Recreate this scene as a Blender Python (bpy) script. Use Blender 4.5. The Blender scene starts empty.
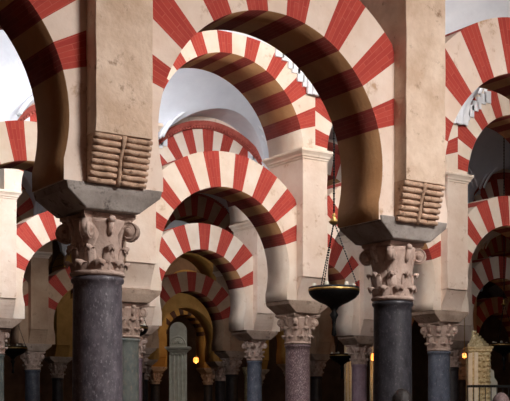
import bpy, math, random
from math import sin, cos, pi, sqrt, radians
random.seed(7)
EYE = 1.6
THETA = radians(34.424)
COL = bpy.context.scene.collection

# ------------------------------------------------------------------ mesh helper
class MB:
    def __init__(s): s.v=[]; s.f=[]; s.m=[]; s.uv=[]; s.sm=[]
    def face(s, pts, m=0, uv=None, smooth=False):
        b=len(s.v); s.v+= [tuple(p) for p in pts]; s.f.append(tuple(range(b,b+len(pts)))); s.m.append(m)
        s.uv.append(uv or [(p[0]+p[1],p[2]) for p in pts]); s.sm.append(smooth)
    def grid(s, rows, m=0, close_u=False, smooth=True, flip=False):
        """rows: list of lists of points"""
        b=len(s.v); nr=len(rows); nc=len(rows[0])
        for r in rows: s.v += [tuple(p) for p in r]
        for i in range(nr-1):
            for j in range(nc if close_u else nc-1):
                a=b+i*nc+j; c=b+i*nc+(j+1)%nc; d=b+(i+1)*nc+(j+1)%nc; e=b+(i+1)*nc+j
                q=(a,c,d,e) if not flip else (e,d,c,a)
                s.f.append(q); s.m.append(m); s.sm.append(smooth)
                s.uv.append([(j/nc,i/nr),((j+1)/nc,i/nr),((j+1)/nc,(i+1)/nr),(j/nc,(i+1)/nr)])
    def box(s, x0,x1,y0,y1,z0,z1,m=0):
        P=[(x0,y0,z0),(x1,y0,z0),(x1,y1,z0),(x0,y1,z0),(x0,y0,z1),(x1,y0,z1),(x1,y1,z1),(x0,y1,z1)]
        s.hexa(P,m)
    def hexa(s,P,m=0):
        for q in ((0,3,2,1),(4,5,6,7),(0,1,5,4),(1,2,6,5),(2,3,7,6),(3,0,4,7)):
            s.face([P[i] for i in q],m)
    def prism(s, prof, x0, x1, m=0):
        """prof: (y,z) polygon, extruded along x"""
        n=len(prof)
        for i in range(n):
            a=prof[i]; b=prof[(i+1)%n]
            s.face([(x0,*a),(x0,*b),(x1,*b),(x1,*a)],m)
        s.face([(x0,*p) for p in prof][::-1],m); s.face([(x1,*p) for p in prof],m)
    def lathe(s, prof, n=24, m=0, c=(0,0,0), cap=True):
        rows=[[(c[0]+r*cos(2*pi*k/n), c[1]+r*sin(2*pi*k/n), c[2]+z) for k in range(n)] for r,z in prof]
        s.grid(rows,m,close_u=True)
        if cap:
            s.face(rows[0][::-1],m); s.face(rows[-1],m)
    def tube(s, pts, rad, n=8, m=0, cap=True):
        from mathutils import Vector
        pts=[Vector(p) for p in pts]; rows=[]
        for i,p in enumerate(pts):
            t=(pts[min(i+1,len(pts)-1)]-pts[max(i-1,0)]).normalized()
            u=t.cross(Vector((0,0,1)))
            if u.length<1e-3: u=t.cross(Vector((1,0,0)))
            u.normalize(); w=t.cross(u)
            r=rad[i] if isinstance(rad,(list,tuple)) else rad
            rows.append([tuple(p+u*r*cos(2*pi*k/n)+w*r*sin(2*pi*k/n)) for k in range(n)])
        s.grid(rows,m,close_u=True)
        if cap: s.face(rows[0][::-1],m); s.face(rows[-1],m)
    def ell(s, c, r, n=10, k=6, m=0):
        rows=[]
        for i in range(k+1):
            a=-pi/2+pi*i/k; a=max(-pi/2+.02,min(pi/2-.02,a))
            rows.append([(c[0]+r[0]*cos(a)*cos(2*pi*j/n),c[1]+r[1]*cos(a)*sin(2*pi*j/n),c[2]+r[2]*sin(a)) for j in range(n)])
        s.grid(rows,m,close_u=True)
    def data(s, name, mats, weld=True):
        import bmesh
        me=bpy.data.meshes.new(name); me.from_pydata(s.v,[],s.f)
        for mt in (mats if isinstance(mats,(list,tuple)) else [mats]): me.materials.append(mt)
        me.polygons.foreach_set('material_index',s.m); me.polygons.foreach_set('use_smooth',s.sm)
        ul=me.uv_layers.new(name='UVMap'); flat=[]
        for u in s.uv:
            for p in u: flat+= [p[0],p[1]]
        ul.data.foreach_set('uv',flat)
        bm=bmesh.new(); bm.from_mesh(me)
        if weld: bmesh.ops.remove_doubles(bm,verts=bm.verts,dist=1e-5)
        bmesh.ops.recalc_face_normals(bm,faces=bm.faces)
        bm.to_mesh(me); bm.free(); me.update()
        return me
    def build(s,name,mats,parent=None,loc=None,bevel=0,weld=True):
        o=bpy.data.objects.new(name,s.data(name,mats,weld)); COL.objects.link(o)
        if parent: o.parent=parent
        if loc: o.location=loc
        if bevel:
            b=o.modifiers.new('Bevel','BEVEL'); b.width=bevel; b.segments=2; b.limit_method='ANGLE'; b.angle_limit=radians(40)
        return o

def tag(o,label=None,cat=None,group=None,kind=None):
    if label: o['label']=label
    if cat: o['category']=cat
    if group: o['group']=group
    if kind: o['kind']=kind
    return o
def empty(name,loc=(0,0,0),rz=0):
    o=bpy.data.objects.new(name,None); COL.objects.link(o); o.location=loc; o.rotation_euler=(0,0,rz); o.empty_display_size=.2; return o
def copy_tree(o,parent=None):
    c=o.copy(); COL.objects.link(c); c.parent=parent
    for ch in list(o.children): copy_tree(ch,c)
    return c

# ------------------------------------------------------------------ materials
def srgb(r,g,b):
    f=lambda c:(c/255/12.92) if c/255<=.04045 else ((c/255+.055)/1.055)**2.4
    return (f(r),f(g),f(b),1)
def mat(name, c1, c2, scale=3, rough=.85, bump=.15, bscale=25, detail=6, c3=None, s3=12, t3=.62, stretch=None, metal=0, dist=.02):
    m=bpy.data.materials.new(name); m.use_nodes=True; nt=m.node_tree; N=nt.nodes; L=nt.links
    b=N['Principled BSDF']; b.inputs['Roughness'].default_value=rough; b.inputs['Metallic'].default_value=metal
    geo=N.new('ShaderNodeNewGeometry'); src=geo.outputs['Position']
    if stretch:
        mp=N.new('ShaderNodeMapping'); mp.inputs['Scale'].default_value=stretch; L.new(src,mp.inputs['Vector']); src=mp.outputs['Vector']
    n=N.new('ShaderNodeTexNoise'); n.inputs['Scale'].default_value=scale; n.inputs['Detail'].default_value=detail; n.inputs['Roughness'].default_value=.62; L.new(src,n.inputs['Vector'])
    r=N.new('ShaderNodeValToRGB'); r.color_ramp.elements[0].position=.35; r.color_ramp.elements[1].position=.65
    r.color_ramp.elements[0].color=c1; r.color_ramp.elements[1].color=c2; L.new(n.outputs['Fac'],r.inputs['Fac'])
    out=r.outputs['Color']
    if c3:
        n3=N.new('ShaderNodeTexNoise'); n3.inputs['Scale'].default_value=s3; n3.inputs['Detail'].default_value=8; n3.inputs['Roughness'].default_value=.7; L.new(src,n3.inputs['Vector'])
        r3=N.new('ShaderNodeValToRGB'); r3.color_ramp.elements[0].position=t3-.06; r3.color_ramp.elements[1].position=t3+.06; L.new(n3.outputs['Fac'],r3.inputs['Fac'])
        mx=N.new('ShaderNodeMix'); mx.data_type='RGBA'; L.new(r3.outputs['Color'],mx.inputs['Factor']); L.new(out,mx.inputs['A']); mx.inputs['B'].default_value=c3; out=mx.outputs['Result']
    L.new(out,b.inputs['Base Color'])
    if bump:
        n2=N.new('ShaderNodeTexNoise'); n2.inputs['Scale'].default_value=bscale; n2.inputs['Detail'].default_value=8; L.new(src,n2.inputs['Vector'])
        bp=N.new('ShaderNodeBump'); bp.inputs['Strength'].default_value=bump; bp.inputs['Distance'].default_value=dist; L.new(n2.outputs['Fac'],bp.inputs['Height']); L.new(bp.outputs['Normal'],b.inputs['Normal'])
    return m
def brickmat(name,c1,c2,mortar):
    m=bpy.data.materials.new(name); m.use_nodes=True; nt=m.node_tree; N=nt.nodes; L=nt.links
    b=N['Principled BSDF']; b.inputs['Roughness'].default_value=.9
    uv=N.new('ShaderNodeUVMap'); mp=N.new('ShaderNodeMapping'); L.new(uv.outputs['UV'],mp.inputs['Vector'])
    br=N.new('ShaderNodeTexBrick'); br.inputs['Scale'].default_value=1; br.inputs['Brick Width'].default_value=.3; br.inputs['Row Height'].default_value=.05; br.inputs['Mortar Size'].default_value=.0035; br.inputs['Mortar Smooth'].default_value=.6
    br.inputs['Color1'].default_value=c1; br.inputs['Color2'].default_value=c2; br.inputs['Mortar'].default_value=mortar
    L.new(mp.outputs['Vector'],br.inputs['Vector'])
    geo=N.new('ShaderNodeNewGeometry')
    n=N.new('ShaderNodeTexNoise'); n.inputs['Scale'].default_value=9; n.inputs['Detail'].default_value=9; n.inputs['Roughness'].default_value=.7; L.new(geo.outputs['Position'],n.inputs['Vector'])
    r=N.new('ShaderNodeValToRGB'); r.color_ramp.elements[0].position=.56; r.color_ramp.elements[1].position=.72; L.new(n.outputs['Fac'],r.inputs['Fac'])
    ml=N.new('ShaderNodeMath'); ml.operation='MULTIPLY'; ml.inputs[1].default_value=.4; L.new(r.outputs['Color'],ml.inputs[0])
    mx=N.new('ShaderNodeMix'); mx.data_type='RGBA'; L.new(ml.outputs[0],mx.inputs['Factor']); L.new(br.outputs['Color'],mx.inputs['A']); mx.inputs['B'].default_value=mortar
    L.new(mx.outputs['Result'],b.inputs['Base Color'])
    bp=N.new('ShaderNodeBump'); bp.inputs['Strength'].default_value=.3; bp.inputs['Distance'].default_value=.01; bp.invert=True; L.new(br.outputs['Fac'],bp.inputs['Height']); L.new(bp.outputs['Normal'],b.inputs['Normal'])
    return m
def emis(name,col,st):
    m=bpy.data.materials.new(name); m.use_nodes=True; N=m.node_tree.nodes; b=N['Principled BSDF']
    b.inputs['Base Color'].default_value=(.8,.8,.8,1); b.inputs['Emission Color'].default_value=col; b.inputs['Emission Strength'].default_value=st
    return m
M={}
M['cream']=mat('cream_plaster',srgb(224,198,178),srgb(238,218,202),2.2,c3=srgb(192,156,124),s3=5,t3=.64,bump=.25,bscale=14)
M['cream_light']=mat('pale_plaster',srgb(228,205,184),srgb(240,224,208),2.2,c3=srgb(206,176,148),s3=5,t3=.66,bump=.2,bscale=14)
M['tan']=mat('tan_dimmed_plaster',srgb(176,142,114),srgb(196,164,136),2.5,c3=srgb(150,118,92),s3=5,t3=.64,bump=.25,bscale=14)  # darker cream: dimness of the fourth row put into the colour
M['stone']=mat('worn_limestone',srgb(202,172,146),srgb(230,206,184),3,c3=srgb(150,116,90),s3=7,t3=.66,bump=.6,bscale=18)
M['red']=brickmat('red_brick',srgb(178,66,52),srgb(164,54,44),srgb(188,92,76))
M['intrados']=mat('ochre_shaded_intrados',srgb(166,118,76),srgb(184,136,92),2.5,bump=.2)  # ochre undersides, with their shade mixed into the colour
M['intrados_red']=brickmat('shaded_intrados_brick',srgb(132,44,34),srgb(118,36,28),srgb(140,70,56))  # darker copy of the red brick, underside shade painted in
M['blue_stone']=mat('grey_impost_stone',srgb(126,116,108),srgb(172,162,154),4,c3=srgb(86,76,70),s3=8,t3=.6,bump=.4,bscale=22)
M['impost']=mat('tan_impost_stone',srgb(150,128,112),srgb(186,164,146),4,c3=srgb(110,90,76),s3=8,t3=.62,bump=.35,bscale=22)
M['capital']=mat('carved_capital_marble',srgb(170,144,130),srgb(202,178,164),5,c3=srgb(128,102,88),s3=9,t3=.62,bump=.4,bscale=26)
M['corbel']=mat('weathered_corbel_stone',srgb(172,138,112),srgb(206,172,146),6,c3=srgb(112,82,62),s3=14,t3=.6,bump=.6,bscale=30)
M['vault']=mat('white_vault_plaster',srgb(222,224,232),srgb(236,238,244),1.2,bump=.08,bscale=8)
M['rib']=mat('white_moulding',srgb(228,228,232),srgb(240,240,244),1.2,bump=.05)
M['terracotta']=mat('terracotta_moulding',srgb(160,70,58),srgb(182,92,78),8,bump=.4,bscale=30)
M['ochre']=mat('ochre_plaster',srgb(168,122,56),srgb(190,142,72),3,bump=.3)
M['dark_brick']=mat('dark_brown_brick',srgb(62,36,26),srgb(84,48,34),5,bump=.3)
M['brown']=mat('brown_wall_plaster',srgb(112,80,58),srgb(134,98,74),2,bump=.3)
M['floor']=mat('floor_marble',srgb(48,30,20),srgb(62,40,28),1.5,rough=.45,bump=.05)
def shaftmat(n,a,b,c,s3=22,t3=.58): return mat(n,a,b,7,rough=.42,c3=c,s3=s3,t3=t3,bump=.12,bscale=30,stretch=(1.5,1.5,.95))
M['sh_violet']=shaftmat('violet_grey_marble',srgb(66,61,67),srgb(104,97,103),srgb(136,129,134),30,.6)
M['sh_black']=shaftmat('dark_slate_marble',srgb(34,33,37),srgb(58,56,61),srgb(88,83,87),34,.6)
M['sh_purple']=shaftmat('mottled_purple_marble',srgb(80,60,64),srgb(106,86,90),srgb(170,152,150),34,.57)
M['sh_blue']=shaftmat('blue_grey_marble',srgb(66,72,86),srgb(98,104,118),srgb(138,138,146),20,.62)
M['sh_green']=shaftmat('green_grey_marble',srgb(92,100,98),srgb(120,126,120),srgb(152,128,116),14,.62)
M['sh_lilac']=shaftmat('lilac_marble',srgb(136,112,124),srgb(160,136,146),srgb(176,156,160),14,.66)
M['sh_dark']=shaftmat('near_black_marble',srgb(44,40,42),srgb(64,58,60),srgb(84,76,76),20,.64)
M['iron']=mat('black_iron',srgb(16,15,15),srgb(26,24,23),20,rough=.5,bump=.1,metal=.6)
M['brass']=mat('aged_brass',srgb(176,142,82),srgb(206,176,112),20,rough=.35,bump=.1,metal=1)
M['gilt']=mat('gilt_carving',srgb(170,150,104),srgb(222,210,172),22,rough=.45,bump=.5,bscale=60,metal=.5)
M['alabaster']=mat('white_carved_stone',srgb(214,208,188),srgb(232,228,212),6,bump=.2)
M['glow']=emis('lantern_flame',(1,.24,.03,1),4)

# ------------------------------------------------------------------ arcade data (heights above the eye)
P,T,W=.493,.317,.515
ZB,ZBT,Z1,ZCB,ZC=1.65,1.855,2.234,4.19,4.355
A=[
 dict(n=1,Y=8.585,xs=[.97,4.27,7.57,10.87,14.17],r=1.243,za=2.364,ring=.58,nb=15,a0=17,corb='roll'),
 dict(n=2,Y=15.378,xs=[4.84,8.13,11.42,14.71,18.0],r=1.243,za=2.34,ring=.565,nb=15,a0=20,corb='cove'),
 dict(n=3,Y=21.5,xs=[14.72+3.15*k for k in range(-2,4)],r=1.12,za=2.47,ring=.58,nb=13,a0=18,corb='line'),
 dict(n=4,Y=29.1,xs=[12.485+3.292*k for k in range(-1,7)],r=1.16,za=2.44,ring=.58,nb=13,a0=18,corb='line'),
 dict(n=5,Y=35.5,xs=[19.45+3.3*k for k in range(-1,3)],r=1.2,za=2.58,ring=.6,nb=0,a0=20,corb='line'),
 dict(n=6,Y=41.0,xs=[23.05+2.6*k for k in range(-1,3)],r=.92,za=3.16,ring=.42,nb=15,a0=4,corb='line'),
]
UP={1:(4.32,1.34,.33),2:(4.27,1.40,.33),3:(4.42,1.22,.58),4:(4.55,1.28,.62),5:(4.4,1.34,.4),6:(4.6,1.0,.35)}

# ------------------------------------------------------------------ ARCH
def ring_arch(name,cx,Y,zc,r,R,xclip,t,a0,nb,zfoot,mats,straight=None,a1=None,flare=0,shadefoot=False):
    """striped arch standing in the XZ plane; local origin at (cx,Y,floor)"""
    mb=MB(); H=EYE
    def ray(a):
        c,s_=cos(a),sin(a)
        k=R*(1+flare*c*c)
        if abs(c)*k>xclip: k=xclip/abs(c)
        return (k*c, zc+k*s_)
    edges=[]  # (angle, band)
    A0=radians(a0); A1=radians(a1) if a1 else pi-A0
    foot=[]
    # foot start angle
    if straight is not None: af=-math.acos(min(1,straight/r))
    else: af=math.asin(max(-1,min(1,(zfoot-zc)/r)))
    # angles
    def seg(aa,ab,n,m):
        for i in range(n):
            p=aa+(ab-aa)*i/n; q=aa+(ab-aa)*(i+1)/n
            add(p,q,m)
    def pt(x,z,y): return (x,y,z+H)
    def add(p,q,m):
        i0=(r*cos(p),zc+r*sin(p)); i1=(r*cos(q),zc+r*sin(q)); o0=ray(p); o1=ray(q)
        u0,u1=p*1.5,q*1.5
        for y,fl in ((-t,0),(t,1)):
            P4=[pt(*i0,y),pt(*o0,y),pt(*o1,y),pt(*i1,y)]
            U=[(0,u0),(math.hypot(o0[0]-i0[0],o0[1]-i0[1]),u0),(math.hypot(o1[0]-i1[0],o1[1]-i1[1]),u1),(0,u1)]
            mb.face(P4,m,U)
        mb.face([pt(*i0,-t),pt(*i1,-t),pt(*i1,t),pt(*i0,t)],(m+2 if (A0-1e-6<=p<A1-1e-6 or shadefoot) else m),[(-t,u0),(-t,u1),(t,u1),(t,u0)],smooth=True)
        mb.face([pt(*o0,-t),pt(*o0,t),pt(*o1,t),pt(*o1,-t)],m,[(-t,u0),(t,u0),(t,u1),(-t,u1)])
    # voussoirs with slightly uneven joints
    if nb:
        cuts=[A0+(A1-A0)*i/nb for i in range(nb+1)]
        for i in range(1,nb): cuts[i]+= random.uniform(-1,1)*(A1-A0)/nb*.07
        for i in range(nb): seg(cuts[i],cuts[i+1],4,1 if i%2==0 else 0)
    else: seg(A0,A1,40,0)
    # plain feet
    seg(af,A0,8,0); seg(A1,pi-af,8,0)
    for sg in (1,-1):
        xi=sg*r*cos(af); zi=zc+r*sin(af); o=ray(af); xo=sg*o[0]; zo=o[1]
        if zi>zfoot+.001:
            xb=sg*(r*cos(af)-.0)
            Pf=[pt(xb,zfoot,-t),pt(sg*xclip,zfoot,-t),pt(sg*xclip,max(zo,zfoot+.001),-t),pt(xi,zi,-t)]
            Pb=[(a,t,c) for a,b,c in Pf]
            mb.face(Pf); mb.face(Pb)
            mb.face([Pf[0],Pf[3],Pb[3],Pb[0]],2 if shadefoot else 0,smooth=True); mb.face([Pf[0],Pb[0],Pb[1],Pf[1]]); mb.face([Pf[1],Pb[1],Pb[2],Pf[2]])
        else:
            Pf=[pt(xi,zi,-t),pt(xo,zo,-t)]; Pb=[pt(xi,zi,t),pt(xo,zo,t)]
            mb.face([Pf[0],Pf[1],Pb[1],Pb[0]])
    return mb.build(name,mats,loc=(cx,Y,0))

# ------------------------------------------------------------------ CAPITAL / COLUMN
def leaf(mb,ang,z0,z1,w,r0,r1,out):
    """smooth water-leaf whose tip rolls outward"""
    path=[]; n=7
    for i in range(n+1):
        s=i/n; path.append((r0+(r1-r0)*s+.008+.018*s, z0+(z1-z0)*s))
    cr=out*.42
    for i in range(1,7):
        a=pi-pi*1.25*i/6
        path.append((path[n][0]+cr+cr*cos(a), z1+cr*sin(a)))
    rows=[]; ca,sa=cos(ang),sin(ang)
    for k,(r,z) in enumerate(path):
        s=min(1,k/n); ww=w*(.75+.35*sin(pi*min(1,s*.9))) if k<=n else w*(1.0-.10*(k-n))
        row=[]
        for j in range(7):
            u=(j-3)/3; rr=r-.35*abs(u)**2*ww*.5+ (.008 if j==3 else 0)
            row.append((ca*rr-sa*u*ww*.5, sa*rr+ca*u*ww*.5, z-.012*abs(u)**2*(2 if k>n else 0)))
        rows.append(row)
    mb.grid(rows)
    # thickness: inner skin
    rows2=[[(x*.965,y*.965,z-.006) for x,y,z in r] for r in rows]
    mb.grid(rows2,flip=True)
    for e in (0,6): mb.grid([[r[e] for r in rows],[r[e] for r in rows2]])
    mb.grid([rows[-1],rows2[-1]])
def volute(r=.075,w=.075,turns=1.6):
    """local: scroll in XZ plane pointing +x; axis along y"""
    mb=MB(); n=40
    outer=[];
    for i in range(n+1):
        s=i/n; a=pi*.75-2*pi*turns*s; rr=r*(1-.72*s); outer.append((rr*cos(a),rr*sin(a)))
    th=.017
    rows=[]
    for i,(x,z) in enumerate(outer):
        L=sqrt(x*x+z*z) or 1; xi,zi=x*(1-th/L),z*(1-th/L)
        hw=w*.5*(.72+.28*(i/n))
        rows.append([(x,-hw,z),(x,hw,z),(xi,hw*.9,zi),(xi,-hw*.9,zi)])
    mb.grid(rows,close_u=True)
    mb.lathe_y=None
    # disc web and eye
    for sg in (-1,1):
        rows=[]
        for rr,yy in ((r*.9,.30),(r*.45,.36),(r*.28,.5),(r*.2,.56),(.002,.58)):
            rows.append([(rr*cos(2*pi*k/16),sg*w*yy,rr*sin(2*pi*k/16)) for k in range(16)])
        mb.grid(rows,close_u=True)
    # stem rising from the bell
    rows=[]
    for i in range(7):
        s=i/6; x=-r*1.9+s*r*1.5; z=-.17+s*.24-.05*s*s; hw=w*(.25+.2*s)
        rows.append([(x,-hw,z),(x,hw,z),(x+.03,hw*.8,z-.02),(x+.03,-hw*.8,z-.02)])
    mb.grid(rows,close_u=True)
    return mb
CAPCACHE={}
def capital(parent,z0,z1,rb,mt,style=0):
    key=(round(z1-z0,3),round(rb,3),mt.name,style)
    h=z1-z0
    if key not in CAPCACHE:
        mb=MB(); zt=h-.055
        mb.lathe([(rb*1.0,0),(rb*1.1,.008),(rb*1.13,.022),(rb*1.1,.038),(rb*1.0,.046),(rb*.99,.1),(rb*1.0,zt*.5),(rb*1.06,zt*.75),(rb*1.18,zt*.93),(rb*1.22,zt)],32)
        n=8
        for k in range(n):
            leaf(mb,2*pi*(k+.5)/n,.045,zt*(.30 if style==0 else .24),rb*.78,rb*1.0,rb*1.0 if style==0 else rb*.97,.052)
        for k in range(n):
            leaf(mb,2*pi*k/n,.05,zt*(.60 if style==0 else .50),rb*(.7 if style==0 else .5),rb*(1.0 if style==0 else .97),rb*(1.03 if style==0 else .99),.062 if style==0 else .05)
        if style==1:
            for k in range(4):      # broad smooth calyx swelling under each volute
                a=pi/4+k*pi/2; rows=[]
                for i in range(9):
                    q=i/8; z=zt*(.42+.5*q); w_=rb*(.10+.30*sin(pi*(.1+.8*q))); ro=rb*(1.0+.36*q*q)
                    rows.append([((ro*(1 if abs(j)<2 else .86))*cos(a)-sin(a)*w_*j/2, (ro*(1 if abs(j)<2 else .86))*sin(a)+cos(a)*w_*j/2, z) for j in range(-2,3)]+[(rb*.8*cos(a),rb*.8*sin(a),z)])
                mb.grid(rows,close_u=True); mb.face(rows[0][::-1]); mb.face(rows[-1])
        if False:
            for k in range(4): # calyx ribbons between volutes
                a=pi/2*k; 
                for d in (-.33,.33):
                    mb.tube([(rb*1.08*cos(a+d*.3),rb*1.08*sin(a+d*.3),zt*.55),(rb*1.2*cos(a+d),rb*1.2*sin(a+d),zt*.78),(rb*1.38*cos(a+d*1.5),rb*1.38*sin(a+d*1.5),zt*.92)],[.014,.02,.026],8)
        bell=mb.data('capital',mt)
        # abacus, concave sides
        ab=MB(); s=rb*1.42; ring=[]
        for k in range(4):
            a0=pi/4+k*pi/2
            for j in range(8):
                u=j/8; p=(cos(a0)*(1-u)+cos(a0+pi/2)*u, sin(a0)*(1-u)+sin(a0+pi/2)*u)
                q=1-.16*sin(pi*u); ring.append((p[0]*s*q*(1.32 if style==0 else 1.14),p[1]*s*q*(1.32 if style==0 else 1.14)))
        rows=[[(x*g,y*g,z) for x,y in ring] for g,z in ((.9,h-.062),(.95,h-.045),(1.0,h-.035),(1.0,h-.004))]
        ab.grid(rows,close_u=True,smooth=False); ab.face(rows[0][::-1]); ab.face(rows[-1])
        abd=ab.data('abacus',mt)
        fl=MB(); fl.ell((rb*1.3,0,h-.06),(.026,.036,.03)); fl.tube([(rb*1.04,0,zt*.72),(rb*1.12,0,zt*.8),(rb*1.24,0,h-.07)],[.02,.024,.026],8)
        fld=fl.data('flower',mt)
        CAPCACHE[key]=(bell,abd,volute(rb*.38 if style==0 else rb*.44,rb*.42 if style==0 else rb*.5).data('volute',mt),fld)
    bell,abd,vd,fld=CAPCACHE[key]
    o=bpy.data.objects.new('capital',bell); COL.objects.link(o); o.parent=parent; o.location=(0,0,z0+EYE)
    a=bpy.data.objects.new('abacus',abd); COL.objects.link(a); a.parent=o
    for k in range(4):
        v=bpy.data.objects.new('volute',vd); COL.objects.link(v); v.parent=o
        an=pi/4+k*pi/2; rr=rb*1.36; v.location=(rr*cos(an),rr*sin(an),h-.062-rb*.40); v.rotation_euler=(0,0,an)
        f=bpy.data.objects.new('flower',fld); COL.objects.link(f); f.parent=o; f.rotation_euler=(0,0,k*pi/2)
    return o

def block(parent,mt,xt,yt=T+.02,xb=.25,yb=.295,dz=0):
    mb=MB(); rows=[]
    for z,a,b in ((ZB,xb,yb),(ZB+.012,xb+.008,yb+.004),(ZB+.14,xt-.03,yt-.006),(ZBT,xt-.012,yt)):
        z+=EYE+dz; rows.append([(-a,-b,z),(a,-b,z),(a,b,z),(-a,b,z)])
    mb.grid(rows,close_u=True,smooth=False); mb.face(rows[0][::-1]); mb.face(rows[-1])
    return mb.build('impost_block',mt,parent,bevel=.012)

def column(x,Y,shm,rs=.205,zt=1.12,capm=None,blm=None,xt=.455,style=0,label=None,group=None,dz=0):
    root=empty('marble_column',(x,Y,0)); tag(root,label,'column',group)
    b=MB(); b.box(-rs*1.5,rs*1.5,-rs*1.5,rs*1.5,0,.12)
    b.lathe([(rs*1.42,.12),(rs*1.5,.15),(rs*1.5,.19),(rs*1.4,.22),(rs*1.2,.24),(rs*1.16,.27),(rs*1.24,.3),(rs*1.26,.33),(rs*1.18,.36),(rs*1.05,.37)],32)
    b.build('base',M['impost'],root)
    s=MB(); H=zt+EYE
    s.lathe([(rs*1.06,.37),(rs*1.03,.42),(rs*1.03,.9),(rs*1.02,H*.6),(rs*.99,H-.12),(rs*.985,H-.06),(rs*1.06,H-.045),(rs*1.08,H-.028),(rs*1.06,H-.01),(rs*.98,H)],40)
    s.build('shaft',shm,root)
    capital(root,zt,ZB+dz,rs,capm or M['capital'],style)
    block(root,blm or M['impost'],xt,dz=dz)
    return root

# ------------------------------------------------------------------ PIER
def roll_corbel(parent,mt,face,nroll,w=W):
    """stack of horizontal rolls with a central strap; face=-1 towards the camera side"""
    mb=MB(); y0,z0=T+.045,ZBT-.01; y1,z1=P-.005,Z1
    f=face
    def Y(v): return f*v
    prof=[]
    for i in range(11):
        s=i/10; y=y0+(y1-y0)*(s**.8)-.035; prof.append((Y(y),z0+(z1-z0)*s+EYE))
    prof+= [(Y(T-.1),z1+EYE),(Y(T-.1),z0+EYE)]
    mb.prism(prof,-w/2,w/2)
    body=mb.build('corbel',mt,parent)
    dz=(z1-z0)/nroll
    for i in range(nroll):
        s=(i+.5)/nroll; y=y0+(y1-y0)*(s**.8)-.02; z=z0+dz*(i+.5)+EYE; rr=dz*.47
        m2=MB()
        for xa,xb in ((-w/2-.006,-.022),(.022,w/2+.006)):
            j=random.uniform(-.004,.004)
            n=5; pts=[(xa+(xb-xa)*k/n, Y(y+.006*sin(k*1.7+i)), z+j+.003*sin(k*2.1+i*1.3)) for k in range(n+1)]
            m2.tube(pts,[rr*.9]+[rr]*(n-1)+[rr*.8],12)
        m2.build('corbel_roll',mt,body)
    st=MB(); pts=[]
    for i in range(9):
        s=i/8; pts.append((.006*sin(i*1.1),Y(y0+(y1-y0)*(s**.8)-.012),z0+(z1-z0)*s+EYE))
    st.tube(pts,[.017+.008*(abs(4-i)/4)**2 for i in range(9)],8)
    st.build('corbel_strap',mt,body)
def plain_corbel(parent,mt,face,lines):
    mb=MB(); f=face; y0,y1=T+.01,P-.02; z0,z1=ZBT+.01,Z1-.0; prof=[]
    if lines:
        n=5
        for i in range(n):
            s=i/n; s2=(i+1)/n
            prof+= [(f*(y0+(y1-y0)*s),z0+(z1-z0)*s+EYE+.012),(f*(y0+(y1-y0)*s+.02),z0+(z1-z0)*s2+EYE-.006),(f*(y0+(y1-y0)*s2-.005),z0+(z1-z0)*s2+EYE)]
    else:
        for i in range(13):
            s=i/12; prof.append((f*(y0+(y1-y0)*(1-cos(s*pi/2))**.8),z0+(z1-z0)*s+EYE))
    prof+= [(f*(T-.1),z1+EYE),(f*(T-.1),z0+EYE)]
    mb.prism(prof,-W/2+.008,W/2-.008)
    mb.build('corbel',mt,parent)
def pier(x,Y,kind,mt,cmt,label,group=None,nroll=8,zc=ZC):
    root=empty('masonry_pier',(x,Y,0)); tag(root,label,'pier',group)
    b=MB(); 
    # body with gently irregular edges
    rows=[]; n=14
    for i in range(n+1):
        z=Z1+(zc-.165-Z1)*i/n; j=[random.uniform(-.004,.004) for _ in range(8)]
        rows.append([(-W/2+j[0],-P+j[1],z+EYE),(0,-P+j[1]*.5,z+EYE),(W/2+j[2],-P+j[3],z+EYE),(W/2,0,z+EYE),(W/2+j[4],P+j[5],z+EYE),(0,P,z+EYE),(-W/2+j[6],P+j[7],z+EYE),(-W/2,0,z+EYE)])
    b.grid(rows,close_u=True,smooth=False); b.face(rows[0][::-1]); b.face(rows[-1])
    b.box(-W/2+.002,W/2-.002,-T,T,ZBT+EYE,Z1+EYE)
    b.build('pier_body',mt,root,bevel=.006)
    for f in (-1,1):
        if kind=='roll': roll_corbel(root,cmt,f,nroll)
        else: plain_corbel(root,cmt,f,kind=='line')
    c=MB(); rows=[]
    for o,z in ((0,-.165),(.012,-.16),(.016,-.13),(.034,-.12),(.04,-.09),(.07,-.05),(.078,-.045),(.078,-.015),(.07,0)):
        a=W/2+o; d=P+o; z=zc+z+EYE; rows.append([(-a,-d,z),(a,-d,z),(a,d,z),(-a,d,z)])
    c.grid(rows,close_u=True,smooth=False); c.face(rows[0][::-1]); c.face(rows[-1])
    c.build('cornice',M['cream_light'],root)
    return root

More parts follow.
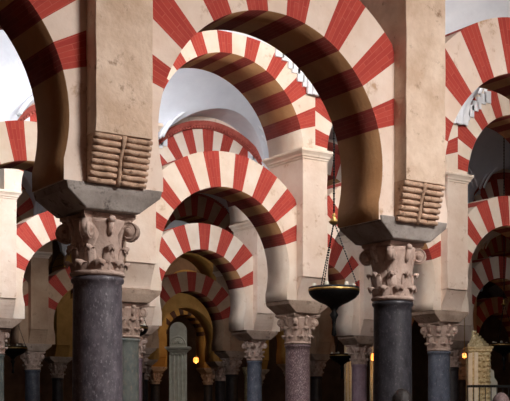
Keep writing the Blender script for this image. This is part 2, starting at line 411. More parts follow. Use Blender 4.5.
# ------------------------------------------------------------------ labels
COLL={
(1,0):"thick grey marble column just outside the frame's left edge, nearest row",
(1,1):"thickest violet-grey marble column in the left foreground under the rolled corbel",
(1,2):"near-black slate column right of centre in the nearest row, rolled corbel above",
(1,3):"dark marble column beyond the right foreground arch, outside the frame's right edge",
(1,4):"second dark marble column outside the frame's right edge, nearest row",
(2,0):"green-grey column beyond the frame's left edge, second row",
(2,1):"green-grey marble column half hidden behind the thick left foreground column",
(2,2):"mottled purple marble column left of the large black hanging lamp",
(2,3):"blue-grey marble column right of the near-black foreground column",
(2,4):"grey marble column of the second row outside the frame's right edge",
(3,0):"marble column below the pale cornice at the frame's left edge, third row",
(3,1):"thin lilac marble column just right of the green-grey one",
(3,2):"slim bright blue-grey column with pale capital, near the middle of the picture",
(3,3):"purple marble column left of the near-black foreground column, beside pale gilded pilasters",
(3,4):"third-row dark column hidden right behind the blue-grey column on the right",
(3,5):"third-row dark column at the far right, behind the right hanging lamp",
(4,0):"fourth-row dark column outside the frame's left edge",
(4,1):"small blue-grey column at left, between the left lamp and the thick foreground column",
(4,2):"fourth-row dark column hidden behind the green-grey column",
(4,3):"very dark column with shadowed capital just left of the slim bright blue-grey one",
(4,4):"dark slender column just right of the mottled purple column",
(4,5):"fourth-row column hidden behind the near-black foreground column",
(4,6):"fourth-row dark column behind the right blue-grey column",
(4,7):"fourth-row dark column in the darkness at far right",
}
SH={(1,0):('sh_violet',.21,1.13),(1,1):('sh_violet',.208,1.13),(1,2):('sh_black',.193,1.11),(1,3):('sh_black',.2,1.12),(1,4):('sh_black',.2,1.12),
(2,0):('sh_green',.2,1.1),(2,1):('sh_green',.2,1.12),(2,2):('sh_purple',.208,1.135),(2,3):('sh_blue',.205,1.12),(2,4):('sh_black',.2,1.12),
(3,0):('sh_green',.18,1.14),(3,1):('sh_lilac',.175,1.14),(3,2):('sh_blue',.17,1.17),(3,3):('sh_lilac',.185,1.16),(3,4):('sh_dark',.18,1.16),(3,5):('sh_dark',.18,1.16),
(4,1):('sh_blue',.205,1.14)}
def where(n,i):
    return ['nearest','second','third','fourth','fifth','sixth'][n-1]
PIERL={
(1,0):"worn beige pier above the column outside the left edge, nearest row",
(1,1):"large stained beige pier with rolled corbel above the thickest left column",
(1,2):"large pale beige pier with rolled corbel above the near-black column",
(1,3):"beige pier outside the right edge beyond the right foreground arch",
(1,4):"second beige pier outside the right edge, nearest row",
(2,0):"cream pier outside the left edge, second row",
(2,1):"cream pier right behind the left foreground pier, with smooth stepped corbel",
(2,2):"bright cream pier with moulded cornice at the centre, above the mottled purple column",
(2,3):"tall cream pier with cornice directly right of the right foreground pier",
(2,4):"cream pier of the second row outside the frame's right edge",
(3,0):"white pier with pale cornice at the frame's left edge",
(3,1):"narrow cream pier above the thin lilac column",
(3,2):"cream pier with lined corbel above the slim bright blue-grey column",
(3,3):"cream pier above the purple column, behind the large hanging lamp",
(3,4):"third-row shaded pier hidden behind the tall pier at right",
(3,5):"third-row shaded pier in the dark at far right",
(4,0):"fourth-row shaded pier outside the left edge",
(4,1):"small cream pier above the small blue-grey column at left",
(4,2):"fourth-row pier hidden behind the left foreground group",
(4,3):"shaded pier above the very dark column left of the slim blue-grey one",
(4,4):"shaded pier above the slender dark column right of the mottled purple one",
(4,5):"fourth-row pier behind the near-black column's capital",
(4,6):"fourth-row shaded pier at right, behind the gilded shrine tower",
(4,7):"fourth-row pier in the darkness at far right",
}
LOWL={
(1,0):"left foreground horseshoe arch cut off by the frame, with dark brown striped underside",
(1,1):"largest red and cream horseshoe arch spanning the two foreground piers",
(1,2):"red and cream horseshoe arch at top right, starting at the right foreground pier",
(1,3):"nearest-row horseshoe arch wholly outside the frame's right edge",
(2,0):"striped horseshoe arch low at the left edge, seen under the left foreground arch",
(2,1):"large striped horseshoe arch at the centre, left of the bright cream pier",
(2,2):"striped horseshoe arch mostly hidden by the right foreground pier, beside the lamp chain",
(2,3):"striped horseshoe arch at the right edge, right of the tall cream pier",
(3,0):"small striped arch between the white left-edge pier and the foreground impost",
(3,1):"smaller striped horseshoe arch nested below the large central one",
(3,2):"striped horseshoe arch behind the large hanging lamp's chains",
(3,3):"third-row striped arch behind the near-black column and tall right pier",
(3,4):"shaded brown striped arch low at the right edge",
(4,0):"partly seen striped arch just left of the small left pier",
(4,1):"small striped arch just right of the small left pier, cut by the thick foreground column",
(4,2):"fourth-row arch hidden behind the left foreground column group",
(4,3):"dim brown and dark red arch nested third inside the central arches",
(4,4):"dim fourth-row arch between the slim blue-grey and slender dark columns",
(4,5):"dim fourth-row arch behind the large hanging lamp",
(4,6):"dim fourth-row arch lit orange by a lantern, at right beside the shrine tower",
}
UPL={
(1,0):"upper arch above the frame over the left foreground arch",
(1,1):"upper arch above the frame over the largest foreground arch",
(1,2):"upper arch above the frame over the top right foreground arch",
(1,3):"nearest-row upper arch wholly outside the frame's right edge",
(2,0):"thin upper arch at top left behind the foreground arch, mostly outside the frame",
(2,1):"bright thin-ringed upper arch with red and ochre underside, high at the centre",
(2,2):"upper arch right of the bright cream pier, behind the foreground arch",
(2,3):"upper arch springing from the tall cream pier, seen inside the top right arch",
(3,0):"upper striped arch at left seen between the foreground pier and left-edge pier",
(3,1):"upper striped arch crowned by a red moulding, above the large central horseshoe arch",
(3,2):"upper striped arch beside the lamp chain, right of the bright cream pier",
(3,3):"third-row upper arch hidden behind the right foreground pier",
(3,4):"dark upper arch above the striped arch at the right edge",
(4,0):"fourth-row upper arch at far left",
(4,1):"fourth-row upper arch left, behind the foreground impost",
(4,2):"fourth-row upper arch behind the left foreground pier",
(4,3):"dark brown striped upper arch seen through the large central horseshoe arch",
(4,4):"fourth-row upper arch behind the bright cream pier",
(4,5):"fourth-row upper arch behind the right foreground arch foot",
(4,6):"fourth-row dark upper arch at the far right",
}
nth=lambda i:['first','second','third','fourth','fifth','sixth','seventh','eighth'][i]

for a in A:
    n=a['n']; Y=a['Y']; xs=a['xs']
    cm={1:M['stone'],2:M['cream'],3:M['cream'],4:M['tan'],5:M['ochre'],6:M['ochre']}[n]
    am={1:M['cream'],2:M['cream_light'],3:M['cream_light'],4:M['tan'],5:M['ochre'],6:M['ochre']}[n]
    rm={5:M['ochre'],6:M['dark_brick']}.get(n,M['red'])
    zu,ru,rgu=UP[n]
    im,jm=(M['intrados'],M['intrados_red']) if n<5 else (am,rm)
    for i,x in enumerate(xs):
        shn,rs,zt=SH.get((n,i),('sh_dark',.19,1.14))
        S=xs[1]-xs[0]; xt=S/2-(a['r']-.048)
        xt=min(xt,.455)
        lab=COLL.get((n,i)) or "dark %s-row column deep in the hall, %s from the left"%(where(n,i),nth(i))
        column(x,Y,M[shn],rs,zt,None,M['blue_stone'] if n==1 else M['impost'],xt=xt,style=1 if (n==1 or n==3 and i==2) else 0,label=lab,group='marble columns of the arcades',dz=.045 if (n,i)==(1,2) else 0)
        lab=PIERL.get((n,i)) or "ochre %s-row pier deep in the hall, %s from the left"%(where(n,i),nth(i))
        pier(x,Y,a['corb'],cm,M['corbel'] if n==1 else cm,lab,'masonry piers of the arcades',nroll=8 if i<2 else 7)
    for i in range(len(xs)-1):
        S=xs[i+1]-xs[i]; cx=(xs[i]+xs[i+1])/2
        st=a['r']-.048 if n!=6 else a['r']-.01
        o=ring_arch('horseshoe_arch',cx,Y,a['za'],a['r'],a['r']+a['ring'],S/2-W/2+.001,T,a['a0'],a['nb'],ZBT,[am,rm,im,jm],straight=st,shadefoot=(n==1))  # nearest-row feet take the underside colour as painted-in shade
        tag(o,LOWL.get((n,i)) or ("plain ochre horseshoe arch deep in the hall, %s from the left"%nth(i) if n==5 else "dark and ochre striped arch farthest back, %s from the left"%nth(i)),'arch','lower horseshoe arches')
        # upper arch
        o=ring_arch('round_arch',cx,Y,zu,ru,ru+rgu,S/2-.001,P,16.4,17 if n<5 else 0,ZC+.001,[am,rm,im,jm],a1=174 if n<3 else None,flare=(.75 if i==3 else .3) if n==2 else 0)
        tag(o,UPL.get((n,i)) or "plain upper arch over the %s ochre bay of the %s row"%(nth(i),where(n,i)),'arch','upper round arches')
        if n in (2,3):
            stp=MB(); R0=(ru+rgu)*(1.07 if n==2 else 1)
            for sg in (1,-1):
                for q in range(6):
                    an=radians((40 if n==2 else 30)+q*4.2); xx=sg*(R0+.0)*cos(an); zz=zu+EYE+(R0+.0)*sin(an); ww=.05+.03*((q*7)%3)/2
                    stp.box(xx-ww,xx+ww,-P-.035,-P+.05,zz-.09-.03*(q%2),zz+.10)
            stp.build('plaster_step',M['rib'],o)
        if n in (3,4):
            mo=MB(); R0=ru+rgu; pr=[(R0-.01,0),(R0-.01,-.05),(R0+.04,-.07),(R0+.055,-.10),(R0+.11,-.12),(R0+.15,-.12),(R0+.15,0)]
            rows=[]; amin=math.acos(min(1,(S/2-.02)/(R0+.15)))
            for k in range(49):
                an=amin+(pi-2*amin)*k/48
                rows.append([(q*cos(an),-P+y,zu+EYE+q*sin(an)) for q,y in pr])
            mo.grid(rows,close_u=True,smooth=False); mo.face(rows[0]); mo.face(rows[-1])
            nd=46
            for k in range(nd):   # dentils
                an=amin+(pi-2*amin)*(k+.5)/nd; u=(-sin(an),cos(an)); v=(cos(an),sin(an)); Pp=[]
                for y in (-P-.10,-P-.04):
                    for du,dv in ((-.022,R0+.0),(.022,R0+.0),(.022,R0+.05),(-.022,R0+.05)):
                        Pp.append((u[0]*du+v[0]*dv,y,zu+EYE+u[1]*du+v[1]*dv))
                mo.hexa([Pp[0],Pp[1],Pp[5],Pp[4],Pp[3],Pp[2],Pp[6],Pp[7]])
            mo.build('arch_moulding',M['terracotta'],o)
    # wall above the upper arches
    mb=MB(); TOP=8.9; cut=[]
    S=xs[1]-xs[0]; R=ru+rgu
    for i in range(len(xs)-1):
        cx=(xs[i]+xs[i+1])/2
        for k in range(25):
            dx=-S/2+S*k/24; cut.append((cx+dx, zu+sqrt(max(0,R*R-min(dx*dx,R*R)))+EYE))
    for (xa,za_),(xb,zb_) in zip(cut,cut[1:]):
        if xb-xa<1e-6: continue
        mb.face([(xa,Y-P+.004,za_),(xb,Y-P+.004,zb_),(xb,Y-P+.004,TOP),(xa,Y-P+.004,TOP)])
        mb.face([(xa,Y+P-.004,za_),(xb,Y+P-.004,zb_),(xb,Y+P-.004,TOP),(xa,Y+P-.004,TOP)])
        mb.face([(xa,Y-P+.004,za_),(xb,Y-P+.004,zb_),(xb,Y+P-.004,zb_),(xa,Y+P-.004,za_)])
        mb.face([(xa,Y-P+.004,TOP),(xb,Y-P+.004,TOP),(xb,Y+P-.004,TOP),(xa,Y+P-.004,TOP)])
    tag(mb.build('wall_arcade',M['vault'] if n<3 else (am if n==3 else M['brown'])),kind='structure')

# ------------------------------------------------------------------ vaults
XL,XR=-6.,46.
YS=[-2.5]+[a['Y'] for a in A]+[47.]
LIT=[(4.,0),(95,1),(110,2),(16,3),(3,4),(2,5),(.5,6)]
def vault(k):
    y0=YS[k]+(P if k>0 else 0); y1=YS[k+1]-(P if k<6 else 0)
    ref=A[min(k,5)]; xs=ref['xs']; S=xs[1]-xs[0]; xc=(xs[0]+xs[1])/2
    zs,rm,rc=5.25,1.95,1.36
    nM=40; nW=6; nX=24; yc=(y0+y1)/2; hs=(y1-y0)/2
    b0=math.floor((XL-xc)/S); b1=math.ceil((XR-xc)/S)
    mb=MB(); cols=[]
    for b in range(b0,b1+1):
        for i in range(nX):
            u=-cos(pi*i/nX); x=xc+b*S+S/2*u; c=rc*sqrt(max(0,1-u*u)); ts=sqrt(1-(c/rm)**2)
            col_=[(x,yc-hs+hs*(1-ts)*j/nW,zs+c+EYE) for j in range(nW)]
            a0=math.asin(ts)
            for j in range(nM+1):
                an=-a0+2*a0*j/nM; col_.append((x,yc+hs*sin(an),zs+rm*cos(an)+EYE))
            col_+=[(x,yc+hs-hs*(1-ts)*j/nW,zs+c+EYE) for j in range(nW-1,-1,-1)]
            cols.append(col_)
    mb.grid(cols,smooth=False)
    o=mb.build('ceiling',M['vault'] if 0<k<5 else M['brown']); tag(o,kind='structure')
    sd=o.modifiers.new('Solidify','SOLIDIFY'); sd.thickness=.12; sd.offset=1 if False else -1
    # transverse ribs at each column line (stepped moulding)
    if 1<=k<=3:
        r=MB()
        for x in [xs[0]+j*S for j in range(-1,len(xs)+1)]:
            for hw,dp in ((.20,.05),(.12,.09)):
                rr=[]
                for i in range(33):
                    an=pi*i/32; yy=(y0+y1)/2-(y1-y0)/2*cos(an)*.995; zt=zs+rm*sin(an)+EYE
                    ny,nz=cos(an),-sin(an)
                    rr.append([(x-hw,yy,zt+.03),(x-hw,yy+ny*dp,zt+nz*dp),(x+hw,yy+ny*dp,zt+nz*dp),(x+hw,yy,zt+.03)])
                r.grid(rr,close_u=True,smooth=False)
        for x in [xs[0]+j*S for j in range(0,len(xs))]:
            for off in (.80,.56,.40):
                u=1-off/(S/2); tm=sqrt(1-((rc*sqrt(1-u*u))/rm)**2)
                for sg in (-1,1):
                    pts=[(x+sg*off,(y0+y1)/2+(y1-y0)/2*tt,zs+rm*sqrt(1-tt*tt)+EYE-.012) for tt in [tm*(-1+2*q/28) for q in range(29)]]
                    r.tube(pts,.085 if off!=.56 else .03,8)
        for b in range(0,len(xs)-1):
            for dy,rad in ((.10,.045),(.42,.035),(.56,.03)):
                pts=[]
                for i in range(25):
                    an=pi*.12+pi*.76*i/24; pts.append((xc+b*S+S/2*cos(an),y1-dy,zs+rc*sin(an)+EYE-.01))
                r.tube(pts,rad,6)
        tag(r.build('trim_%d'%k,M['rib']),kind='structure')
for k in range(7): vault(k)

# unseen glowing lunette panes, added on each nave's near side to light the next row
wi=0
FALL={1:(1,1,1,1.5),2:(1.45,1.1,.15,.01,.01),3:(28,1,1,.5,.3),4:(.05,.05,.5,1,1,.3,.05),5:(1,)*9}
WINL={1:(150,(1,.955,.9)),2:(150,(.97,.98,1)),3:(1.2,(.9,.95,1)),4:(26,(.95,.92,.9)),5:(50,(1,.88,.7))}
for k in range(1,6):
    st,c=WINL[k]
    a=A[k-1]; xs=a['xs']; nxt=A[k]['xs']
    y=a['Y']+P
    for i in range(len(xs)-1):
        cx=(xs[i]+xs[i+1])/2; wi+=1
        z0=min(UP[k][0]+UP[k][1]+UP[k][2]+.06+EYE,7.68)
        fr=MB(); hw=.62; hh=.44
        fr.box(cx-hw-.05,cx+hw+.05,y,y+.05,z0-.05,z0); fr.box(cx-hw-.05,cx+hw+.05,y,y+.05,z0+hh,z0+hh+.05)
        for xx in (cx-hw-.05,cx-.02,cx+hw): fr.box(xx,xx+.05,y,y+.05,z0,z0+hh)
        f=tag(fr.build('added_window_%d'%wi,M['rib']),kind='structure')
        pm=emis('added_daylight_pane',(*c,1),st*FALL[k][i])
        pn=MB(); pn.face([(cx-hw,y+.02,z0),(cx-hw,y+.02,z0+hh),(cx+hw,y+.02,z0+hh),(cx+hw,y+.02,z0)])
        pn.build('pane',pm,f)

# ------------------------------------------------------------------ shell
def wall(name,p,m):
    mb=MB(); mb.box(*p); return tag(mb.build(name,m),kind='structure')
wall('floor',(XL,XR,-3,47.5,-.2,0),M['floor'])
wall('wall_left',(XL-.3,XL,-3,47.5,0,9),M['brown'])
wall('wall_right',(XR,XR+.3,-3,47.5,0,9),M['brown'])
wall('wall_far',(XL,XR,47,47.3,0,9),M['brown'])
# back wall; its tall glowing windows are added as soft front light
mb=MB(); added_wins=[(9,12),(14,17),(19,22)]
x=XL
for a_,b_ in added_wins:
    mb.box(x,a_,-2.8,-2.5,0,9); mb.box(a_,b_,-2.8,-2.5,0,3.2); mb.box(a_,b_,-2.8,-2.5,6.2,9); x=b_
mb.box(x,XR,-2.8,-2.5,0,9)
tag(mb.build('wall_back',M['dark_brick']),kind='structure')
pm=emis('added_daylight_back',(1,.95,.90,1),.6)
for a_,b_ in added_wins:
    wi+=1; fr=MB()
    for q in range(4):
        xx=a_+(b_-a_-.06)*q/3; fr.box(xx,xx+.06,-2.62,-2.54,3.2,6.2)
    for q in range(4):
        zz=3.2+(3.0-.06)*q/3; fr.box(a_,b_,-2.61,-2.55,zz,zz+.06)
    f=tag(fr.build('added_window_%d'%wi,M['rib']),kind='structure')
    pn=MB(); pn.box(a_,b_,-2.70,-2.68,3.2,6.2); pn.build('pane',pm,f)

# unseen skylight added above the nearest nave to light its arches
wi+=1; fr=MB(); sx0,sx1,sy0,sy1,sz=6.3,8.7,-.4,1.6,8.2
for q in range(4):
    xx=sx0+(sx1-sx0-.08)*q/3; fr.box(xx,xx+.08,sy0,sy1,sz-.06,sz+.3)
for q in range(3):
    yy=sy0+(sy1-sy0-.08)*q/2; fr.box(sx0,sx1,yy,yy+.08,sz-.06,sz+.3)
f=tag(fr.build('added_window_%d'%wi,M['rib']),kind='structure')
pn=MB(); pn.face([(sx0,sy0,sz),(sx0,sy1,sz),(sx1,sy1,sz),(sx1,sy0,sz)]); pn.build('pane',emis('added_skylight_pane',(1,.965,.94,1),190),f)

# ------------------------------------------------------------------ hanging lamps
def at(px,Y=None,d=None,z=None):
    k=(px-255)/1123.4
    if d is None:
        ang=THETA+math.atan(k); X=Y*math.tan(ang); return X,Y
    l=k*d; return l*cos(THETA)+d*sin(THETA), d*cos(THETA)-l*sin(THETA)
def lamp(px,d,py,r,knob,ztop,label):
    X,Y=at(px,d=d); z=(411.4-py)/(1123.4/d)+EYE
    root=empty('hanging_lamp',(X,Y,z)); tag(root,label,'lamp','hanging disc lamps')
    b=MB(); b.lathe([(.02,-.62*r/.34),(.035,-.60*r/.34),(.02,-.5),(.03,-.4),(.06,-.34),(.03,-.29),(.06,-.24),(.12,-.2),(.2*r/.34,-.165),(.29*r/.34,-.11),(.33*r/.34,-.06),(r,-.03),(r,.035),(r*.97,.04),(r*.95,.0),(.05,-.02)],40)
    b.build('bowl',M['iron'],root)
    t=MB(); t.lathe([(r*1.005,-.022),(r*1.02,-.016),(r*1.02,.004),(r*1.005,.01)],40,cap=False); t.build('gilt_rim',M['brass'],root)
    c=MB(); 
    for k in range(3):
        an=radians(200+120*k); e=(r*.95*cos(an),r*.95*sin(an),.03)
        n=26
        for i in range(n):   # small links
            s0=i/n; s1=(i+.72)/n
            p0=tuple(e[q]*(1-s0)+(0,0,knob)[q]*s0 for q in range(3)); p1=tuple(e[q]*(1-s1)+(0,0,knob)[q]*s1 for q in range(3))
            c.tube([p0,p1],.009,5)
    c.build('suspension_chain',M['iron'],root)
    kn=MB(); kn.lathe([(.01,knob-.05),(.05,knob-.03),(.075,knob),(.05,knob+.02),(.02,knob+.06),(.03,knob+.09),(.01,knob+.12)],16); kn.build('knob',M['brass'],root)
    u=MB(); zz=knob+.1; top=ztop+EYE-z; 
    while zz<top: u.tube([(0,0,zz),(0,0,min(zz+.055,top))],[.012,.012],5); u.ell((0,0,zz+.06),(.02,.02,.014),6,4); zz+=.075
    u.build('chain',M['iron'],root)
    for k in range(6):
        g=MB(); an=radians(30+60*k); x0,y0=r*.78*cos(an),r*.78*sin(an); g.lathe([(.02,.0),(.028,.02),(.028,.09),(.02,.1)],10,c=(x0,y0,-.01)); g.build('oil_glass',M['alabaster'],root)
    return root
lamp(334,15.3,290,.345,.93,7.1,"large black disc lamp hanging on chains right of the mottled purple column")
lamp(342,30.5,355.5,.345,.95,6.9,"smaller black disc lamp directly below the large hanging one")
lamp(13,28.3,348,.35,.95,6.5,"black disc lamp with gold rim at the lower left edge")
lamp(131,22.6,328,.34,.95,7.0,"small gold-rimmed disc lamp half hidden behind the green-grey column's capital")
lamp(504,27.5,345,.34,1.0,7.1,"black disc lamp at the right edge above the shrine tower's railing")

# ------------------------------------------------------------------ carved marble altar pier (left of centre)
X,Y=at(178,d=38.5); s=1123.4/38.5
root=empty('fluted_altar_pier',(X,Y,0),-THETA); tag(root,"pale carved stone pier with fluted front and scalloped niche top, in the innermost arch",'altar')
zt=(411.4-348)/s+EYE; hw=.35
b=MB(); b.box(-hw*.82,hw*.82,-.02,.35,0,zt)
nfl=4
for k in range(nfl+1):
    xx=-hw*.78+k*hw*1.56/nfl; b.tube([(xx,-.03,.4),(xx,-.03,zt-.25)],.035,8)
b.build('fluted_shaft',M['alabaster'],root)
c=MB(); rows=[]
for o,z in ((0,-.14),(.03,-.12),(.04,-.08),(.09,-.06),(.14,-.02),(.15,.03),(.1,.04)):
    a_=hw*.85+o; rows.append([(-a_,-.05-o,zt+z),(a_,-.05-o,zt+z),(a_,.4,zt+z),(-a_,.4,zt+z)])
c.grid(rows,close_u=True,smooth=False); c.face(rows[0][::-1]); c.face(rows[-1]); c.build('cornice',M['alabaster'],root)
r4=MB()
for k in range(4): r4.ell((-hw*.6+k*hw*.4,-.04,zt-.22),(.05,.03,.05))
r4.build('rosette',M['alabaster'],root)
t=MB(); top=(411.4-322)/s+EYE; R=hw*.82; zc_=top-R
prof=[(R*cos(pi*k/24),zc_+R*sin(pi*k/24)) for k in range(25)]+[(-R,zt+.04),(R,zt+.04)]
t.face([(x_,-.03,z_) for x_,z_ in prof]); t.face([(x_,.33,z_) for x_,z_ in prof])
for k in range(len(prof)):
    p,q=prof[k],prof[(k+1)%len(prof)]; t.face([(p[0],-.03,p[1]),(q[0],-.03,q[1]),(q[0],.33,q[1]),(p[0],.33,p[1])])
for rr in (R*.86,R*.6):
    t.tube([(rr*cos(pi*k/20),-.04,zt+.14+rr*sin(pi*k/20)) for k in range(21)],.03,8)
t.build('niche_top',M['alabaster'],root)
sh=MB()
for k in range(7):
    an=pi*(k+.5)/7; sh.tube([(0,-.05,zt+.16),(R*.5*cos(an),-.06,zt+.16+R*.5*sin(an))],[.015,.04],8)
sh.build('scallop_shell',M['alabaster'],root)

# ------------------------------------------------------------------ gilded shrine tower at right
X,Y=at(478,d=24.0); s=1123.4/24.
root=empty('shrine_tower',(X,Y,0),-THETA); tag(root,"narrow gilded carved tower with white edge strips and a leaning pointed top, lower right",'shrine')
ztp=(411.4-349)/s+EYE; hw=.22
b=MB(); b.box(-hw,hw,-hw,hw,0,ztp); b.build('tower_body',M['gilt'],root,bevel=.01)
e=MB(); e.box(-hw-.03,-hw+.05,-hw-.03,-hw+.05,0,ztp-.1); e.box(-hw+.1,-hw+.17,-hw-.03,-hw,0,ztp-.08); e.build('edge_strip',M['alabaster'],root)
q=MB(); random.seed(3)
for i in range(28):
    zz=ztp-.14-i*.115
    for k in range(3):
        q.ell((.0+k*.085+random.uniform(-.01,.01),-hw-.005,zz+random.uniform(-.02,.02)),(.035,.035,.03),8,5)
        q.ell((hw+.005,-hw*.6+k*.12,zz),(.03,.035,.03),8,5)
tag(q.build('carved_ornament',M['gilt'],root),"pale gold bosses carved down the tower")
co=MB(); rows=[]
for o,z in ((0,-.08),(.03,-.06),(.03,-.01),(.055,.0),(.055,.04),(.02,.05)):
    a_=hw+o; rows.append([(-a_,-a_,ztp+z),(a_,-a_,ztp+z),(a_,a_,ztp+z),(-a_,a_,ztp+z)])
co.grid(rows,close_u=True,smooth=False); co.face(rows[0][::-1]); co.face(rows[-1]); co.build('cornice',M['gilt'],root)
sp=MB(); rows=[]; zp=(411.4-330)/s+EYE
for i in range(9):
    s_=i/8; w_=hw*(1-s_)**1.35*(1+.25*sin(pi*s_))+.004; xo=-.15*s_**1.8; z_=ztp+.05+(zp-ztp-.05)*s_
    rows.append([(xo+w_*cos(2*pi*k/8+pi/8),w_*sin(2*pi*k/8+pi/8),z_) for k in range(8)])
sp.grid(rows,close_u=True,smooth=False); sp.face(rows[-1])
for i in range(6):
    s_=(i+.5)/6.5; w_=hw*(1-s_)**1.35; z_=ztp+.06+(zp-ztp-.05)*s_
    for sg in (-1,1): sp.ell((-.10*s_**1.6+sg*w_,-.02,z_),(.03,.03,.035),8,5)
sp.build('spire',M['gilt'],root)
# pale carved wing behind the tower
X2,Y2=at(488,d=25.0)
w=MB(); wp=[(-.16,0),(.2,0),(.2,2.25),(.13,2.35),(.12,2.5),(.05,2.55),(.05,2.68),(-.02,2.74),(-.1,2.9),(-.16,2.93)]
w.face([(x_,-.05,z_) for x_,z_ in wp]); w.face([(x_,.12,z_) for x_,z_ in wp])
for k in range(len(wp)):
    p_,q_=wp[k],wp[(k+1)%len(wp)]; w.face([(p_[0],-.05,p_[1]),(q_[0],-.05,q_[1]),(q_[0],.12,q_[1]),(p_[0],.12,p_[1])])
wo=w.build('carved_panel',M['alabaster'],loc=(X2,Y2,0)); wo.rotation_euler=(0,0,-THETA); tag(wo,"whitish scroll-edged stone panel standing right behind the gilded tower",'panel')

# iron railing before the tower
X3,Y3=at(488,d=22.3); s3=1123.4/22.3
root=empty('iron_railing',(X3,Y3,0),-THETA); tag(root,"black iron railing crossing in front of the gilded tower",'railing')
zr=(411.4-386.5)/s3+EYE
b=MB(); b.box(-.42,.9,-.02,.02,zr-.02,zr+.03); b.build('top_rail',M['iron'],root)
b=MB(); b.box(-.42,.9,-.015,.015,.25,.29); b.build('bottom_rail',M['iron'],root)
for k in range(12):
    b=MB(); b.box(-.41+k*.116,-.395+k*.116,-.008,.008,0,zr); b.build('baluster',M['iron'],root)

# ------------------------------------------------------------------ pale gilded altarpiece frame around the purple column
for px,wd,lab in ((349.5,.30,"pale gilded pilaster just left of the third-row purple column"),(373.5,.2,"pale gilded pilaster between the purple column and near-black column")):
    X,Y=at(px,d=34); s=1123.4/34; zt=(411.4-344)/s+EYE
    root=empty('gilded_pilaster',(X,Y,0),-THETA); tag(root,lab,'pilaster')
    b=MB(); b.box(-wd/2,wd/2,0,.2,0,zt); b.build('pilaster_shaft',M['alabaster'],root)
    b=MB()
    for sg in (-1,0,1): b.box(sg*wd*.32-.02,sg*wd*.32+.02,-.03,0,.3,zt-.3)
    b.build('gilt_fillet',M['gilt'],root)
    b=MB(); b.box(-wd*.65,wd*.65,-.06,.22,zt,zt+.1); b.lathe([(.05,0),(.12,.06),(.12,.1),(.05,.2),(.02,.3)],12,c=(0,.08,zt+.1)); b.build('pilaster_cap',M['gilt'],root)
X,Y=at(247,d=33.0)
root=empty('slender_gilt_column',(X,Y,0)); tag(root,"slender dull-gold column between the very dark column and slim blue-grey one",'column')
b=MB(); b.lathe([(.14,0),(.14,.12),(.09,.2),(.085,1.2),(.08,2.6),(.1,2.62)],16); b.build('shaft',M['gilt'],root)
b=MB(); b.lathe([(.09,2.62),(.1,2.7),(.15,2.82),(.16,2.9)],16); b.build('capital',M['gilt'],root)

# ------------------------------------------------------------------ lanterns with warm light
def lantern(px,d,py,label,power,r=.12):
    X,Y=at(px,d=d); z=(411.4-py)/(1123.4/d)+EYE
    root=empty('lit_lantern',(X,Y,z)); tag(root,label,'lantern','small lit lanterns')
    g=MB(); g.lathe([(r*.5,-r),(r*.9,-r*.7),(r,0),(r*.8,r*.8),(r*.3,r*1.1)],10); g.build('glass',M['glow'],root)
    c=MB(); c.lathe([(.01,-r*1.35),(r*.5,-r*1.1),(r*.55,-r)],10); c.lathe([(r*.6,r*.95),(r*.35,r*1.3),(.02,r*1.7)],10)
    for k in range(5):
        an=2*pi*k/5; c.tube([(r*.55*cos(an),r*.55*sin(an),-r),(r*1.04*cos(an),r*1.04*sin(an),0),(r*.5*cos(an),r*.5*sin(an),r)],.01,5)
    c.tube([(0,0,r*1.6),(0,0,6.45+EYE-z)],.008,5)
    c.build('lantern_cage',M['brass'],root)
    if power:
        ld=bpy.data.lights.new('lantern_light','POINT'); ld.energy=power; ld.color=(1,.5,.16); ld.shadow_soft_size=.1
        lo=bpy.data.objects.new('lantern_light',ld); COL.objects.link(lo); lo.location=(X,Y,z-.3)
    return root
lantern(374.5,33,357,"orange lantern glowing just left of the near-black foreground column",11,.11)
lantern(464.5,23.2,355.5,"tiny orange lantern left of the gilded tower's pointed top",4,.05)
lantern(196,45.5,360,"bright orange lantern beside the pale fluted altar pier",14,.11)
ld=bpy.data.lights.new('altar_lamp','POINT'); ld.energy=16; ld.color=(1,.42,.12); ld.shadow_soft_size=.15
lo=bpy.data.objects.new('altar_lamp',ld); COL.objects.link(lo); X,Y=at(470,d=38.2); lo.location=(X,Y,4.0)

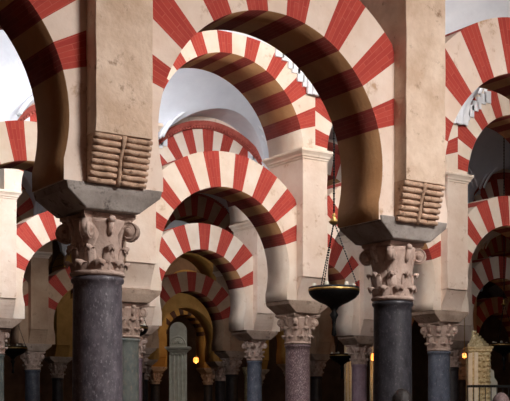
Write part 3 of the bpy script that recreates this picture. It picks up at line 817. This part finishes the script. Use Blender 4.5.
# ------------------------------------------------------------------ visitors (only the tops of their heads reach the picture)
def person(px,d,ptop,hair,coat,label,rz):
    X,Y=at(px,d=d); H=(411.4-ptop)/(1123.4/d)+EYE
    root=empty('person',(X,Y,0),rz); tag(root,label,'person','visitors')
    k=H/1.75
    J={'pel':(0,0,.95),'spi':(0,.01,1.15),'che':(0,.0,1.35),'nek':(0,.0,1.47),'hed':(0,.02,1.56),'top':(0,.015,1.665),
       'sl':(-.19,0,1.42),'el':(-.25,.02,1.12),'wl':(-.24,.1,.86),'sr':(.19,0,1.42),'er':(.25,.02,1.12),'wr':(.24,.1,.86),
       'hl':(-.1,0,.9),'kl':(-.11,.02,.5),'al':(-.11,-.02,.09),'tl':(-.12,.16,.045),'hr':(.1,0,.9),'kr':(.11,.02,.5),'ar':(.11,-.02,.09),'tr':(.12,.16,.045)}
    R={'pel':(.16,.12),'spi':(.14,.1),'che':(.17,.11),'nek':(.06,.06),'hed':(.082,.095),'top':(.07,.085),'sl':(.065,.065),'el':(.045,.045),'wl':(.03,.025),'hl':(.1,.1),'kl':(.06,.06),'al':(.045,.045),'tl':(.04,.03)}
    for a_ in ('s','e','w','h','k','a','t'): R[a_+'r']=R[a_+'l']
    E=[('pel','spi'),('spi','che'),('che','nek'),('nek','hed'),('hed','top'),('che','sl'),('sl','el'),('el','wl'),('che','sr'),('sr','er'),('er','wr'),('pel','hl'),('hl','kl'),('kl','al'),('al','tl'),('pel','hr'),('hr','kr'),('kr','ar'),('ar','tr')]
    names=list(J); me=bpy.data.meshes.new('body'); me.from_pydata([tuple(c*k for c in J[n_]) for n_ in names],[(names.index(a_),names.index(b_)) for a_,b_ in E],[])
    o=bpy.data.objects.new('body',me); COL.objects.link(o); o.parent=root; me.materials.append(M[coat])
    md=o.modifiers.new('Skin','SKIN'); md.use_smooth_shade=True
    for n_,v in zip(names,me.skin_vertices[0].data): v.radius=(R[n_][0]*k,R[n_][1]*k); v.use_root=(n_=='pel')
    o.modifiers.new('Sub','SUBSURF').levels=2; o.modifiers['Sub'].render_levels=2
    f=MB()   # face and neck skin
    f.ell((0,.02*k,1.595*k),(.078*k,.097*k,.115*k),20,14); f.ell((0,.118*k,1.585*k),(.014,.022,.024),8,6)
    f.ell((-.08*k,.01,1.59*k),(.012,.022,.03),8,6); f.ell((.08*k,.01,1.59*k),(.012,.022,.03),8,6)
    f.ell((0,.108*k,1.545*k),(.026,.01,.008),8,6)
    for sg in (-1,1): f.ell((sg*.03,.105*k,1.61*k),(.012,.008,.007),8,6)
    f.build('face',M['skin'],root)
    for sg in (-1,1):
        h=MB(); h.ell((sg*.238*k,.11*k,.81*k),(.018,.04,.048),10,8)
        for q in range(4):
            yy=.08+.021*q; L=(.065,.075,.07,.055)[3-q]; h.tube([(sg*.238*k,yy*k,.785*k),(sg*.236*k,(yy+.005)*k,.745*k),(sg*.228*k,(yy+.012)*k,(.775-L)*k)],[.010,.009,.007],6)
        h.tube([(sg*.236*k,.135*k,.82*k),(sg*.225*k,.16*k,.79*k),(sg*.218*k,.165*k,.765*k)],[.012,.010,.008],6)
        h.build('hand',M['skin'],root)
    hr=MB(); rows=[]
    for i in range(15):
        th=pi*.02+pi*.60*i/14
        row=[]
        for j in range(32):
            ph=2*pi*j/32; fr=max(0,sin(ph)); t2=th*(1-.42*fr); w_=1+.03*sin(9*ph+3*th)+.02*sin(17*ph)
            row.append((.09*k*w_*sin(t2)*cos(ph),(.012+.104*w_*sin(t2)*sin(ph))*k,(1.625+.125*cos(t2)*(1+.01*sin(7*ph)))*k))
        rows.append(row)
    hr.grid(rows,close_u=True); hr.face(rows[0]); hr.face(rows[-1]); hr.build('hair',M[hair],root)
    return root
M['skin']=mat('skin',srgb(196,148,124),srgb(208,162,138),8,rough=.6,bump=0)
M['hair_dark']=mat('dark_hair',srgb(24,18,16),srgb(38,28,24),60,rough=.6,bump=.4,bscale=90)
M['hair_grey']=mat('pinkish_grey_hair',srgb(84,66,64),srgb(122,98,94),60,rough=.6,bump=.5,bscale=90)
M['coat_dark']=mat('dark_coat',srgb(28,28,34),srgb(40,40,46),10,bump=.1)
M['coat_blue']=mat('blue_grey_coat',srgb(62,68,84),srgb(76,82,98),10,bump=.1)
person(402,10.4,388.5,'hair_dark','coat_dark',"dark-haired person whose head tops the frame's bottom edge before the near-black column",-THETA)
person(501,11.6,392.5,'hair_grey','coat_blue',"person with pinkish-grey hair, head just showing at the bottom right corner",-THETA-.3)

# ------------------------------------------------------------------ camera, world
cd=bpy.data.cameras.new('camera'); cam=bpy.data.objects.new('camera',cd); COL.objects.link(cam)
cam.location=(0,0,EYE); cam.rotation_euler=(pi/2,0,-THETA)
cd.sensor_fit='HORIZONTAL'; cd.sensor_width=36; cd.lens=1123.4/510*36; cd.shift_y=(411.4-200.5)/510; cd.clip_end=200
bpy.context.scene.camera=cam
w=bpy.data.worlds.new('world'); bpy.context.scene.world=w; w.use_nodes=True
w.node_tree.nodes['Background'].inputs['Color'].default_value=(.8,.86,1,1); w.node_tree.nodes['Background'].inputs['Strength'].default_value=.02
vs=bpy.context.scene.view_settings; vs.view_transform='Standard'; vs.look='None'; vs.gamma=1; vs.use_curve_mapping=False; vs.exposure=-0.18
